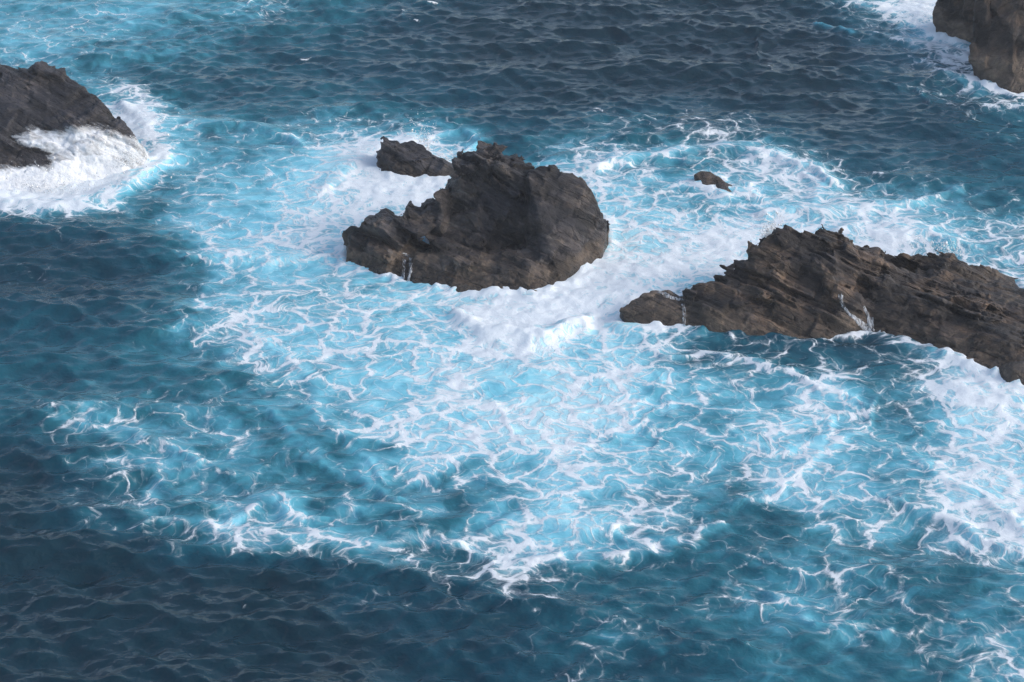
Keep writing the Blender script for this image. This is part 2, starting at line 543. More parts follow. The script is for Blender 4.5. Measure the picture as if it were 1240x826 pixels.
    for nm in names:
        sel = quads[part_name == nm]
        if not len(sel): continue
        used, invx = np.unique(sel, return_inverse=True)
        me = mesh_from(nm, v[used], invx.reshape(sel.shape), nrm[used])
        float_attr(me, 'bedding', bedc[used], 'FLOAT_VECTOR')
        float_attr(me, 'tone', tone[used])
        me.materials.append(part_mats.get(nm, mat))
        o = bpy.data.objects.new(nm, me); COL.objects.link(o); o.parent = root
    return root

def box_pts(c, s, tilt=0.0):
    """a small leaning block round c"""
    out = []
    for i in (-1, 1):
        for j in (-1, 1):
            for k in (-1, 1):
                x, z = i * s[0], k * s[2]
                out.append((c[0] + x * math.cos(tilt) + z * math.sin(tilt), c[1] + j * s[1], c[2] - x * math.sin(tilt) + z * math.cos(tilt)))
    return out

def back(pts, z=-0.9):
    """underwater points behind a rock from (pixel x, Y) pairs"""
    out = []
    for px, Y in pts:
        d = ray(px, 330); out.append((d[0] / d[1] * Y, Y, z))
    return out

# --- the tall rock in the middle
crag = [
    ('low_ledge', F(417, 321) + F(440, 327) + F(470, 335) + F(505, 343) + back([(420, 101), (505, 102)]) +
        [P(421, 281, 97.8), P(432, 277, 98.3), P(449, 270, 98.6), P(470, 276, 98.8), P(505, 290, 98.6), P(520, 300, 98.2)]),
    ('low_ledge', [P(447, 267, 98.7), P(461, 259, 99), P(470, 262, 99.4), P(452, 280, 97.6), P(505, 296, 98.5), P(500, 306, 97.6), P(486, 309, 97.2), P(478, 290, 98.8), P(505, 310, 97)]),
    ('low_ledge', box_pts(P(497, 274, 98.9), (0.3, 0.5, 0.8), 0.45)),
    ('summit_crag', F(486, 341) + F(527, 350) + F(560, 354) + F(610, 360) + F(645, 363) + F(670, 354) + back([(500, 101), (690, 101)]) +
        [P(500, 303, 96.3), P(555, 318, 95.3), P(600, 326, 94.7), P(645, 322, 94.8), P(685, 304, 96.0)]),
    ('summit_crag', [P(505, 264, 99), P(520, 258, 99.5), P(545, 270, 99), P(604, 312, 96.3), P(596, 327, 95.0), P(560, 316, 95.3), P(505, 290, 96.9), P(540, 320, 98), P(600, 330, 98)]),
    ('summit_crag', [P(550, 217, 99.5), P(560, 200, 100), P(570, 194, 100.4), P(596, 192, 100.4), P(612, 194, 100.3), P(636, 205, 100.2), P(562, 195, 102.2), P(596, 189, 102.4), P(634, 204, 102.2), P(648, 228, 98.6),
        P(600, 222, 98.6), P(556, 236, 98.7), P(534, 252, 99), P(515, 272, 98.8), P(650, 305, 97.4), P(560, 312, 97.6)] + back([(520, 103.5), (655, 104)])),
    ('summit_crag', box_pts(P(602, 212, 100.2), (0.9, 1.3, 0.95), 0.1)),
    ('summit_crag', box_pts(P(568, 208, 100.0), (0.6, 0.8, 0.5), 0.1)),
    ('summit_crag', box_pts(P(541, 236, 99.1), (0.28, 0.5, 0.3), -0.2)),
    ('summit_crag', box_pts(P(622, 210, 99.4), (0.9, 0.9, 0.5), 0.3)),
    ('summit_crag', box_pts(P(527, 259, 99.2), (0.45, 0.5, 0.3), 0.3)),
    ('summit_crag', [P(612, 204, 99.8), P(640, 206, 99.6), P(656, 205, 99), P(655, 232, 98), P(610, 226, 98.6), P(612, 215, 101.5), P(655, 215, 101)]),
    ('smooth_slab', [P(640, 216, 98), P(640, 206, 98.8), P(651, 200, 99), P(670, 203, 99.2), P(694, 209, 99.2), P(706, 222, 98.6), P(724, 248, 98.3), P(735, 275, 98.5), P(630, 225, 99.5),
        P(640, 300, 96.5), P(641, 250, 97.5), P(664, 322, 95.2), P(700, 300, 96.2)] + F(737, 297) + F(727, 319) + F(692, 332) + F(680, 347) + back([(650, 104), (735, 103.5)])),
]
r = make_rock('sea_rock', crag, (0.46, 0.42, 0.78), M_ROCK_DARK, h=0.072, seed=1, key='crag', strata=0.75, joints=1.0, layer=0.8)
tag(r, 'tall jagged black and brown rock with a low stepped ledge, ringed by foam', 'rock')

# --- the low rock just behind it
rear = [('sea_rock', F(455, 207) + F(475, 211) + F(492, 215) + F(524, 216) + F(548, 218) + back([(462, 112.8), (540, 112.5)]) +
         [P(458, 186, 110.4), P(467, 173, 111.0), P(482, 171, 111.2), P(500, 170, 111.2), P(515, 180, 110.8), P(525, 189, 110.2), P(540, 196, 109.9), P(505, 195, 109.6), P(470, 195, 109.8)]),
        ('sea_rock', box_pts(P(546, 206, 109.6), (0.55, 0.6, 0.35), 0.3)),
        ('sea_rock', box_pts(P(470, 180, 110.8), (0.4, 0.5, 0.45), 0.2))]
r = make_rock('sea_rock', rear, (0.5, 0.4, 0.75), M_ROCK_GREY, h=0.075, rough=0.9, seed=5, key='rear', strata=0.8, joints=0.8, layer=0.5, block=1.2)
tag(r, 'small wet dark grey rock under thin spray, beside the tall jagged rock', 'rock')

# --- the long layered rock on the right
ridge = [
    ('rounded_end', F(749, 386) + F(758, 397) + F(800, 399) + F(838, 404) + back([(765, 93.5), (845, 94)]) +
        [P(752, 374, 90.4), P(766, 361, 91.2), P(790, 351, 91.6), P(805, 352, 91.6), P(829, 361, 91.4), P(770, 375, 90.2), P(815, 378, 90.1), P(840, 380, 90.2)]),
    ('stepped_shoulder', F(832, 403) + F(900, 413) + F(965, 416) + back([(840, 95), (960, 96)]) +
        [P(832, 348, 91.4), P(856, 340, 92), P(880, 331, 92.5), P(905, 322, 92.8), P(940, 345, 91.2), P(965, 380, 89.7), P(855, 374, 89.8), P(900, 385, 89.5)]),
    ('stepped_shoulder', [P(876, 330, 92.4), P(893, 318, 92.8), P(906, 319, 92.8), P(930, 332, 92), P(915, 350, 91.2), P(880, 345, 91.6), P(900, 350, 93), P(930, 350, 93)]),
    ('peak', [P(906, 320, 92.4), P(911, 297, 92.9), P(928, 289, 93.2), P(938, 273, 93.6), P(946, 270, 93.8), P(976, 284, 93.8), P(1020, 296, 93.8), P(1055, 330, 92.2),
        P(915, 350, 90.9), P(950, 385, 89.6), P(1040, 380, 89.5)] + F(950, 415) + F(1000, 414) + F(1060, 404) + back([(920, 97), (1070, 97.5)])),
    ('peak', [P(936, 273, 93.6), P(941, 268, 93.6), P(950, 269, 93.8), P(1010, 312, 93), P(1000, 322, 92.4), P(940, 290, 92.9), P(960, 300, 94.5), P(1000, 320, 94.5)]),
    ('peak', box_pts(P(1005, 295, 94.0), (0.9, 0.7, 0.4), 0.3)),
    ('long_slope', F(1040, 405) + F(1085, 404) + F(1130, 417) + F(1172, 431) + F(1192, 450) + F(1245, 468) + F(1330, 490) + F(1460, 520) + back([(1040, 97.5), (1180, 96.5), (1330, 95), (1500, 92)]) +
        [P(1030, 318, 93), P(1095, 330, 93), P(1160, 352, 92), P(1240, 390, 90.4), P(1320, 425, 89.2), P(1420, 470, 88),
         P(1060, 375, 89.9), P(1150, 398, 88.7), P(1240, 428, 87.3), P(1330, 460, 86.2)]),
    ('long_slope', [P(1030, 303, 94.6), P(1060, 303, 95), P(1092, 306, 95), P(1112, 306, 95), P(1138, 309, 95), P(1163, 326, 94.4), P(1190, 346, 93.6), P(1240, 374, 92.6), P(1320, 412, 91.4),
        P(1060, 330, 93.4), P(1200, 375, 92), P(1300, 420, 90.5)] + back([(1040, 98), (1180, 97.2), (1310, 95.5)])),
    ('long_slope', [P(1040, 312, 93.4), P(1052, 306, 93.8), P(1090, 322, 93.6), P(1200, 372, 91.5), P(1190, 386, 90.4), P(1080, 342, 91.8), P(1100, 350, 93.5), P(1190, 385, 92.5)]),
    ('long_slope', [P(1085, 330, 93.3), P(1102, 318, 93.6), P(1090, 360, 94), P(1110, 360, 94), P(1062, 318, 93.8), P(1075, 326, 92.9), P(1110, 322, 95), P(1070, 312, 94.8)], True),
]
r = make_rock('sea_rock', ridge, (0.45, 0.52, 0.72), M_ROCK_BROWN, h=0.072, seed=9, key='ridge', strata=0.9, joints=0.7, part_mats={'rounded_end': M_ROCK_PALE}, layer=0.55, block=2.4)
tag(r, 'long brown rock of slanting layers, sloping down from a pointed peak to a rounded end', 'rock')

# --- the dark rock with white water pouring down it, left
wet = [
    ('sea_rock', F(-120, 235) + F(-40, 243) + F(40, 236) + F(110, 222) + F(150, 212) + back([(-140, 122), (60, 121), (130, 115)]) +
        [P(-120, 60, 115), P(-60, 66, 115), P(0, 82, 114.6), P(20, 81, 114.8), P(48, 88, 114.5), P(80, 91, 114.2), P(97, 99, 113.6), P(116, 114, 112.6), P(124, 128, 111.8),
         P(0, 165, 109.5), P(60, 160, 109.5), P(125, 165, 110), P(-100, 165, 109)]),
    ('sea_rock', [P(120, 125, 111.8), P(140, 152, 110.8), P(147, 160, 110.6), P(166, 170, 110.4), P(90, 150, 109.8)] + F(184, 196) + F(176, 204) + F(140, 214) + back([(130, 114), (178, 112)])),
    ('sea_rock', box_pts(P(62, 93, 114.2), (0.8, 0.8, 0.55), 0.2)),
]
r = make_rock('sea_rock', wet, (0.50, 0.45, 0.74), M_ROCK_GREY, h=0.1, rough=0.7, seed=14, key='wet', strata=0.8, joints=0.6, layer=0.6, block=2.6)
tag(r, 'black wet rock with white water pouring down its flank', 'rock')

# --- the foot of a brown cliff, far right
cliff = [
    ('sea_rock', F(1182, 96) + F(1205, 107) + F(1222, 113) + F(1290, 113) + F(1420, 118) + back([(1200, 134), (1440, 134)]) +
        [P(1176, 68, 125.6), P(1186, 40, 127), P(1182, 10, 128.5), P(1192, -60, 130), P(1260, -90, 130), P(1420, -60, 131), P(1250, 60, 124.5), P(1240, 20, 126), P(1400, 60, 124)]),
    ('sea_rock', F(1142, 44) + F(1160, 47) + F(1185, 58) + F(1240, 66) + back([(1140, 137), (1260, 137)]) +
        [P(1127, 26, 134), P(1133, 4, 134.6), P(1150, -40, 135), P(1250, -60, 134), P(1230, 10, 130), P(1160, 25, 133)]),
]
r = make_rock('sea_rock', cliff, (-0.55, -0.35, 0.7), M_ROCK_CLIFF, h=0.125, rough=0.8, seed=21, key='cliff', strata=0.5, joints=0.8, layer=0.9, block=2.0)
tag(r, 'steep dark brown rock face rising out of white surge at the cliff foot', 'rock')

# --- the tiny tan rock in its ring of foam
tiny = [('sea_rock', F(842, 219) + F(858, 233) + F(872, 239) + F(884, 237) + back([(845, 109.6), (882, 108.6)]) +
         [P(840, 211, 108.2), P(848, 206, 108.4), P(860, 207, 108.3), P(872, 216, 107.6), P(879, 226, 107.1), P(860, 222, 107.3)]),
        ('sea_rock', box_pts(P(888, 234, 106.9), (0.8, 0.6, 0.26), 0.2))]
r = make_rock('sea_rock', tiny, (0.4, -0.3, 0.86), M_ROCK_TAN, h=0.06, rough=0.25, seed=30, key='tiny', strata=0.5, layer=0.4, block=0.9)
tag(r, 'tiny tan rock awash inside a ring of white foam', 'rock')

# --- the boulder at the foot of the long rock
boul = [('sea_rock', F(1206, 460) + F(1220, 471) + F(1250, 476) + F(1278, 474) + back([(1215, 86.2), (1270, 85.8)]) +
         [P(1209, 445, 84.8), P(1221, 437, 85), P(1246, 437, 84.8), P(1268, 446, 84.5), P(1228, 449, 83.9), P(1250, 452, 83.8)])]
r = make_rock('sea_rock', boul, (0.2, -0.2, 0.9), M_ROCK_BROWN, h=0.06, rough=0.35, seed=35, key='boul', strata=0.4, joints=0.6, layer=0.5, block=1.0)
tag(r, 'small rounded brown boulder at the low foot of the long layered rock', 'rock')

# ------------------------------------------------------------------ the sea
# survey of the water: how milky (aeration) and how foamy it is, one digit every 40 photo pixels
AER = ["55456655544432110000000012466322", "66665544332211000000000001356543", "55544333222211000000000000123433", "44456322222222211000000000011234",
       "55677655456666522343444321111123", "66777566678888744576545664222222", "66665457678898755677655666545544", "11212357787666666688888888876666",
       "11112357777666666899998888776555", "11112346666677889998766432234555", "22222346777788899887520000223455", "33233444666778877887764210012577",
       "33344444566778889998666676445788", "13555554335888889988755677655677", "11245555543478888877666677655688", "00123445555443246666665566656788",
       "00001345655555566766553334555667", "00000111111111255422334444444344", "00000000001222111233344455444455", "00000000000111112233334444444555",
       "00000000000011122222223443343455", "00000000000011122222223443343455"]
FOM = ["11122112311111000000000001588822", "23333111100000000000000000248997", "43211000000000000000000000014766", "33348100000000000000000000000246",
       "55799422134555200132355310000012", "99997333355888400376434675111000", "99863234246898555566554556544322", "00210025467666555566678888887555",
       "11000035544555555788888888886556", "00000134555556789998865555555555", "00001125655666588666641112454567", "00000012555447744565445421135799",
       "01112222234566666666433355335788", "02443342113666666665334564444566", "00134332210266666665544566434687", "00012224432323135555544555556777",
       "00001346655444566555511123444677", "00000000001101376411212222221233", "00000000000121001111112344321123", "00000000000000001123111123234444",
       "00000000000000000133111100001355", "00000000000000000133111100001355"]
for g in (AER, FOM):
    for i, row in enumerate(g):
        assert len(row) == 32, (i, len(row))
AER = np.array([[int(c) for c in r_] for r_ in AER], float) / 9
FOM = np.array([[int(c) for c in r_] for r_ in FOM], float) / 9

def sample(g, px, py, sharp=False):
    u, v = np.clip(px / 40, 0, 30.999), np.clip(py / 40, 0, 20.999)
    i, j = u.astype(int), v.astype(int)
    def wts(t):
        return ((1 - t) ** 3 / 6, (3 * t ** 3 - 6 * t * t + 4) / 6, (-3 * t ** 3 + 3 * t * t + 3 * t + 1) / 6, t ** 3 / 6)
    def wcr(t):                                   # Catmull-Rom: keeps the calm gaps
        return ((-t ** 3 + 2 * t * t - t) / 2, (3 * t ** 3 - 5 * t * t + 2) / 2, (-3 * t ** 3 + 4 * t * t + t) / 2, (t ** 3 - t * t) / 2)
    wf = wcr if sharp else wts
    wu, wv = wf(u - i), wf(v - j)
    out = 0
    for a in range(4):
        jj = np.clip(j + a - 1, 0, 21)
        for b in range(4):
            out = out + wv[a] * wu[b] * g[jj, np.clip(i + b - 1, 0, 31)]
    return out

def axis(lo, hi, step, far_lo, far_hi):
    core = [lo]
    while core[-1] < hi: core.append(core[-1] + step(core[-1]))
    a, st = [core[0]], step(core[0])
    while a[-1] > far_lo: st *= 1.35; a.append(a[-1] - st)
    b, st = [core[-1]], step(core[-1])
    while b[-1] < far_hi: st *= 1.35; b.append(b[-1] + st)
    return np.array(a[:0:-1] + core + b[1:])

xs = axis(-44, 44, lambda x: 0.105, -4000, 4000)
ys = axis(56, 152, lambda y: 0.095 + 0.0007 * max(0, y - 60), -300, 7000)
nx, ny = len(xs), len(ys)
X, Y = np.meshgrid(xs, ys)
x, y = X.ravel(), Y.ravel()
dx, dy = np.gradient(xs), np.gradient(ys)
cell = np.maximum(*np.meshgrid(dx, dy)).ravel()
inner = np.flatnonzero(cell < 0.6)
xi, yi = x[inner], y[inner]

# waves: many small trains round two main directions, gusty
z = np.zeros_like(x); ox = np.zeros_like(x); oy = np.zeros_like(x)
gust = 1.0 + 0.5 * fbm2(x / 17, y / 13, 2, 70)
NW = 100
for i in range(NW):
    lam = 0.52 * (11.0 / 0.52) ** (i / (NW - 1)) * rng.uniform(0.93, 1.07)
    k = 2 * math.pi / lam
    th = rad(-100) + rng.normal(0, 0.42 if lam < 4 else 0.3) + (0.6 if i % 4 == 0 else 0)
    slope = 0.066 if lam < 1.7 else (0.040 if lam < 5 else 0.024)
    a = slope / k
    idx = np.flatnonzero(cell < lam / 2.6) if lam < 12 else inner
    ph = k * (math.cos(th) * x[idx] + math.sin(th) * y[idx]) + rng.uniform(0, 6.28)
    a_ = a * (gust[idx] if lam < 5 else 1.0)
    c_, s_ = np.cos(ph), np.sin(ph)
    z[idx] += a_ * c_
    ox[idx] -= 0.45 * a_ * math.cos(th) * s_
    oy[idx] -= 0.45 * a_ * math.sin(th) * s_

# wandering lookup of the survey, so that edges of foam fray
wx = 2.2 * fbm2(xi / 7.0, yi / 6.0, 2, 15) + 1.2 * fbm2(xi / 1.6, yi / 1.3, 3, 17) + 1.3 * fbm2(xi / 3.0, yi / 3.0, 4, 5) + 0.5 * fbm2(xi / 0.7, yi / 0.7, 2, 9)
wy = 3.0 * fbm2(xi / 8.0, yi / 6.0, 2, 35) + 2.0 * fbm2(xi / 3.4, yi / 3.0, 4, 25) + 0.6 * fbm2(xi / 0.8, yi / 0.7, 2, 29)
sx, sy = xi + wx, yi + wy
px, py = to_px(sx, sy, 0.0)
off = np.maximum(np.maximum(-px, px - 1240), np.maximum(-py, py - 826)) / 300
fade = np.clip(1 - off, 0, 1)
aer = sample(AER, px, py) * (0.25 + 0.75 * fade)
foam = np.clip(sample(FOM, px, py, True), 0, 1) * fade

def polyline_dist(pts, qx, qy):
    best = np.full(len(qx), 1e9); side = np.zeros(len(qx)); tt = np.zeros(len(qx))
    n = len(pts) - 1
    for i, (a, b) in enumerate(zip(pts[:-1], pts[1:])):
        ax, ay = a[0], a[1]; vx, vy = b[0] - ax, b[1] - ay
        L = vx * vx + vy * vy + 1e-9
        t = np.clip(((qx - ax) * vx + (qy - ay) * vy) / L, 0, 1)
        ddx, ddy = qx - ax - t * vx, qy - ay - t * vy
        d = np.hypot(ddx, ddy)
        m = d < best
        best[m] = d[m]; side[m] = np.sign(ddx * vy - ddy * vx)[m]; tt[m] = ((i + t) / n)[m]
    return best, side, tt

# breaking edges and foam trails: pixels, half width in metres, height, foam, aeration
STROKES = [
    ([(556, 384), (572, 398), (600, 408), (640, 411), (680, 407), (708, 394)], 0.8, 0.45, 0.75, 0.2),
    ([(575, 380), (620, 375), (680, 370), (730, 360)], 1.6, 0.2, 0.6, 0.2),
    ([(172, 634), (215, 640), (262, 640), (300, 648), (345, 655), (400, 652), (440, 660), (500, 652), (560, 655)], 0.45, 0.14, 0.5, 0.15),
    ([(280, 632), (318, 612), (340, 604), (352, 622), (390, 632)], 0.5, 0.2, 0.5, 0.15),
    ([(575, 676), (600, 690), (640, 690), (690, 678), (740, 672), (800, 668), (840, 652), (866, 634)], 0.5, 0.18, 0.6, 0.15),
    ([(610, 640), (650, 632), (700, 636), (740, 642)], 0.7, 0.22, 0.4, 0.15),
    ([(40, 510), (90, 520), (150, 530), (200, 545), (240, 560)], 0.4, 0.2, 0.3, 0.1),
    ([(60, 505), (95, 500), (130, 512)], 0.4, 0.25, 0.35, 0.1),
    ([(330, 500), (360, 540), (400, 560), (440, 580), (480, 600)], 0.3, 0.12, 0.25, 0.1),
    ([(230, 318), (280, 312), (340, 318), (400, 310)], 0.5, 0.25, 0.4, 0.1),
    ([(790, 428), (850, 430), (905, 440), (950, 455), (1000, 475), (1045, 492)], 0.28, 0.15, 0.5, 0.1),
    ([(800, 470), (850, 476), (890, 468), (912, 460)], 0.18, 0.05, 0.5, 0.0),
    ([(690, 470), (760, 500), (790, 480), (805, 455), (780, 440)], 0.2, 0.05, 0.45, 0.0),
    ([(760, 540), (800, 515), (850, 510), (900, 505)], 0.18, 0.05, 0.4, 0.0),
    ([(560, 520), (620, 545), (690, 545), (750, 530), (800, 500)], 0.3, 0.05, 0.4, 0.0),
    ([(560, 415), (640, 438), (720, 446), (770, 462)], 0.22, 0.05, 0.4, 0.0),
    ([(700, 420), (760, 438), (800, 468), (812, 500), (790, 545)], 0.2, 0.05, 0.45, 0.0),
    ([(880, 522), (940, 546), (1000, 540), (1048, 512), (1062, 485)], 0.3, 0.08, 0.4, 0.1),
    ([(440, 430), (520, 440), (580, 470), (622, 522)], 0.25, 0.05, 0.4, 0.0),
    ([(1010, 500), (980, 560), (930, 600), (880, 622)], 0.3, 0.08, 0.35, 0.1),
    ([(300, 400), (340, 430), (380, 460), (390, 500), (420, 540), (470, 580)], 0.3, 0.08, 0.4, 0.1),
    ([(720, 206), (740, 196), (790, 192), (850, 182), (890, 180), (930, 190), (985, 205), (1003, 222)], 0.7, 0.35, 0.45, 0.2),
    ([(820, 228), (845, 224), (860, 236), (880, 232)], 0.6, 0.1, 0.5, 0.2),
    ([(975, 215), (1000, 232), (985, 245)], 0.6, 0.15, 0.35, 0.1),
    ([(930, 262), (1010, 258), (1090, 250), (1160, 232)], 0.7, 0.3, 0.35, 0.1),
    ([(1015, 282), (1060, 282), (1110, 285), (1150, 296)], 1.2, 0.3, 0.5, 0.1),
    ([(-40, 232), (20, 246), (70, 253), (110, 248), (150, 230), (185, 208), (200, 196)], 0.9, 0.35, 0.7, 0.2),
    ([(150, 130), (170, 140), (182, 160), (195, 190), (180, 205)], 1.0, 0.3, 0.6, 0.1),
    ([(190, 160), (230, 155), (290, 152), (330, 162), (360, 175)], 0.45, 0.25, 0.3, 0.1),
    ([(395, 230), (430, 200), (460, 180), (500, 168)], 0.9, 0.2, 0.3, 0.1),
    ([(520, 165), (560, 158), (580, 170), (555, 185), (600, 175)], 0.35, 0.15, 0.4, 0.15),
    ([(1030, 5), (1080, 12), (1120, 20), (1140, 46), (1180, 62)], 1.2, 0.3, 0.7, 0.2),
    ([(1060, 45), (1100, 52), (1150, 58), (1176, 74)], 0.7, 0.2, 0.5, 0.1),
    ([(1120, 75), (1150, 95), (1185, 105), (1230, 118)], 0.7, 0.2, 0.45, 0.1),
    ([(1170, 105), (1200, 125), (1240, 140), (1280, 150)], 0.8, 0.2, 0.4, 0.1),
    ([(700, 340), (740, 330), (770, 345), (740, 365)], 1.4, 0.2, 0.5, 0.1),
    ([(745, 395), (800, 402), (840, 400)], 0.7, 0.1, 0.5, 0.1),
    ([(1010, 412), (1060, 404), (1110, 420), (1160, 440), (1200, 470)], 0.7, 0.15, 0.55, 0.15),
    ([(1110, 560), (1150, 590), (1190, 600), (1240, 640)], 0.4, 0.15, 0.35, 0.1),
    ([(1080, 610), (1130, 620), (1170, 645), (1240, 668)], 0.4, 0.2, 0.4, 0.1),
    ([(1150, 465), (1180, 490), (1230, 490)], 1.2, 0.2, 0.5, 0.1),
    ([(930, 720), (965, 735), (990, 760)], 0.35, 0.12, 0.3, 0.1), ([(1050, 770), (1070, 775), (1082, 765)], 0.3, 0.12, 0.4, 0.1),
    ([(890, 785), (900, 792), (915, 785)], 0.2, 0.1, 0.5, 0.0), ([(735, 770), (760, 780), (790, 790)], 0.3, 0.1, 0.3, 0.1),
    ([(120, 292), (140, 296)], 0.14, 0.12, 0.7, 0.0), ([(918, 48), (921, 66)], 0.12, 0.15, 0.7, 0.0), ([(360, 73), (384, 74)], 0.13, 0.12, 0.6, 0.0),
    ([(485, 15), (492, 24), (508, 28)], 0.16, 0.12, 0.7, 0.1), ([(498, 3), (528, 2)], 0.16, 0.1, 0.6, 0.1), ([(1108, 108), (1126, 122)], 0.14, 0.2, 0.5, 0.2),
    ([(925, 82), (932, 86)], 0.12, 0.1, 0.6, 0.0), ([(718, 178), (724, 184)], 0.12, 0.12, 0.6, 0.0), ([(300, 5), (318, 0)], 0.25, 0.15, 0.5, 0.1),
    ([(680, 137), (720, 133), (735, 136)], 0.2, 0.05, 0.35, 0.0), ([(1052, 212), (1072, 216)], 0.3, 0.1, 0.5, 0.0), ([(990, 31), (1010, 36), (1030, 44)], 0.3, 0.3, 0.15, 0.45),
    ([(95, 34), (110, 30)], 0.1, 0.1, 0.4, 0.0), ([(232, 728), (240, 730)], 0.08, 0.08, 0.5, 0.0), ([(98, 673), (103, 674)], 0.07, 0.08, 0.5, 0.0), ([(296, 729), (300, 731)], 0.07, 0.08, 0.5, 0.0),
]
qx = xi + 0.45 * fbm2(xi / 1.3, yi / 1.3, 3, 81)
qy = yi + 0.7 * fbm2(xi / 1.3, yi / 1.3, 3, 91)
ridge_z = np.zeros(len(xi))
patch = 0.75 + 1.1 * fbm2(xi / 1.1, yi / 0.9, 3, 99)
for pts, wd, ht, fo, ae in STROKES:
    W = [Z(a, b) for a, b in pts]
    ax = [q[0] for q in W]; ay = [q[1] for q in W]
    m = np.flatnonzero((qx > min(ax) - 4 * wd) & (qx < max(ax) + 4 * wd) & (qy > min(ay) - 4 * wd) & (qy < max(ay) + 4 * wd))
    d, side, t = polyline_dist(W, qx[m], qy[m])
    near_side = side > 0 if W[-1][0] > W[0][0] else side < 0      # towards the shore the edge is steep, behind it trails off
    w_eff = wd * np.where(near_side, 0.75, 1.35) * (0.35 + 0.65 * np.sin(np.pi * np.clip(t, 0.06, 0.94)))
    g = np.exp(-(d / w_eff) ** 2)
    foam[m] = np.maximum(foam[m], foam[m] * 0.6 + fo * g * np.clip(patch[m], 0.35, 1.3))
    aer[m] += ae * np.exp(-(d / (w_eff * 1.6)) ** 2)
    ridge_z[m] = np.maximum(ridge_z[m], ht * np.exp(-(d / (w_eff * 1.3)) ** 2))

# wash round the foot of every rock
for key, amt in (('crag', 0.4), ('rear', 0.5), ('ridge', 0.3), ('wet', 0.6), ('cliff', 0.7), ('tiny', 0.4), ('boul', 0.5)):
    hulls = ROCKS[key][0]
    v = ROCKS[key][2]
    m = np.flatnonzero((xi > v[:, 0].min() - 2) & (xi < v[:, 0].max() + 2) & (yi > v[:, 1].min() - 2) & (yi < v[:, 1].max() + 2))
    p3 = np.stack([qx[m], qy[m], np.zeros(len(m))], 1)
    d = np.min([hull_sdf(pl, p3) for nm, pl, cv in hulls if not cv], axis=0)
    g = np.exp(-(np.maximum(d, 0) / 0.55) ** 2)
    foam[m] = np.maximum(foam[m], foam[m] * 0.75 + amt * g * np.clip(patch[m] * 1.1, 0.1, 1.3))
    aer[m] += 0.12 * g
    ridge_z[m] += (0.10 + 0.28 * np.clip(fbm2(xi[m] / 0.9, yi[m] / 0.9, 3, 401) + 0.05, 0, 1)) * np.exp(-(np.maximum(d, 0) / 0.4) ** 2)
aer, foam = np.clip(aer, 0, 1), np.clip(foam, 0, 1)

# slick dark hollows behind the breaks stay clear; foam is lumpy
lump = fbm2(xi / 0.5, yi / 0.45, 3, 111)
calm_w = 1 - 0.3 * foam - 0.5 * sstep(0.35, 0.8, aer)
z[inner] = z[inner] * calm_w + ridge_z * (1 + 0.5 * fbm2(xi / 1.6, yi / 1.6, 2, 121)) + 0.09 * foam * lump
ox[inner] *= calm_w; oy[inner] *= calm_w

A = np.full(len(x), 0.08); A[inner] = aer
Fm = np.zeros(len(x)); Fm[inner] = foam
# the foam net drifts with the eddies
fx, fy = x.copy(), y.copy()
e = 0.05
def stream(a, b):
    return 2.4 * fbm2(a / 7.0, b / 6.0, 2, 131) + 0.55 * fbm2(a / 2.1, b / 1.9, 2, 141)
s0 = stream(xi, yi)
gx_ = (stream(xi + e, yi) - s0) / e
gy_ = (stream(xi, yi + e) - s0) / e
fx[inner] += 0.9 * gy_
fy[inner] -= 0.9 * gx_
flow = np.stack([fx * 0.92, fy, np.zeros_like(fx)], 1)

verts = np.stack([x + ox, y + oy, z], 1)
i0 = (np.arange(ny - 1)[:, None] * nx + np.arange(nx - 1)[None, :]).ravel()
quads = np.stack([i0, i0 + 1, i0 + 1 + nx, i0 + nx], 1)
me = mesh_from('sea', verts, quads)
float_attr(me, 'aeration', A)
float_attr(me, 'foam', Fm)
float_attr(me, 'flow', flow, 'FLOAT_VECTOR')
me.materials.append(M_SEA)
sea = bpy.data.objects.new('sea', me)
COL.objects.link(sea)
tag(sea, kind='structure')

# ------------------------------------------------------------------ water on the rocks
def in_poly(px, py, poly):
    ins = np.zeros(len(px), bool)
    for (x1, y1), (x2, y2) in zip(poly, poly[1:] + poly[:1]):
        c = ((y1 > py) != (y2 > py)) & (px < (x2 - x1) * (py - y1) / ((y2 - y1) or 1e-9) + x1)
        ins ^= c
    return ins

def sheet_on(key, polys, name, label, thick=0.05, seed=0):
    """a sheet of white water lying on a rock: its own faces a few centimetres off the stone"""
    hulls, tree, v, q, nrm = ROCKS[key]
    px, py = to_px(v[:, 0], v[:, 1], v[:, 2])
    jx = 12 * fbm3(v, 1.1, 3, 300 + seed); jy = 12 * fbm3(v, 1.1, 3, 310 + seed)
    cov = np.zeros(len(v))
    for poly, w in polys:
        soft = np.zeros(len(v))
        for a in range(12):
            rr = 3 + 6 * (a % 2)
            soft += in_poly(px + jx + rr * math.cos(a * 0.5236), py + jy + rr * math.sin(a * 0.5236), poly)
        cov = np.maximum(cov, soft / 12 * w)
    keep = cov > 0.02
    fsel = q[keep[q].all(1)]
    used, inv = np.unique(fsel, return_inverse=True)
    vv = v[used] + nrm[used] * (thick * (0.5 + cov[used]))[:, None]
    me = mesh_from(name, vv, inv.reshape(fsel.shape), nrm[used])
    down = v[used, 0] * 0.8 - v[used, 1] * 0.3 - v[used, 2] * 0.5         # the way the water runs
    across = v[used, 1] * 0.75 + v[used, 0] * 0.3 + v[used, 2] * 0.55
    float_attr(me, 'streak', np.stack([across * 2.2, down * 0.7, v[used, 2] * 0.5], 1), 'FLOAT_VECTOR')
    float_attr(me, 'cover', cov[used])
    me.materials.append(M_FILM)
    o = bpy.data.objects.new(name, me); COL.objects.link(o)
    return tag(o, label, 'white water', kind='stuff')

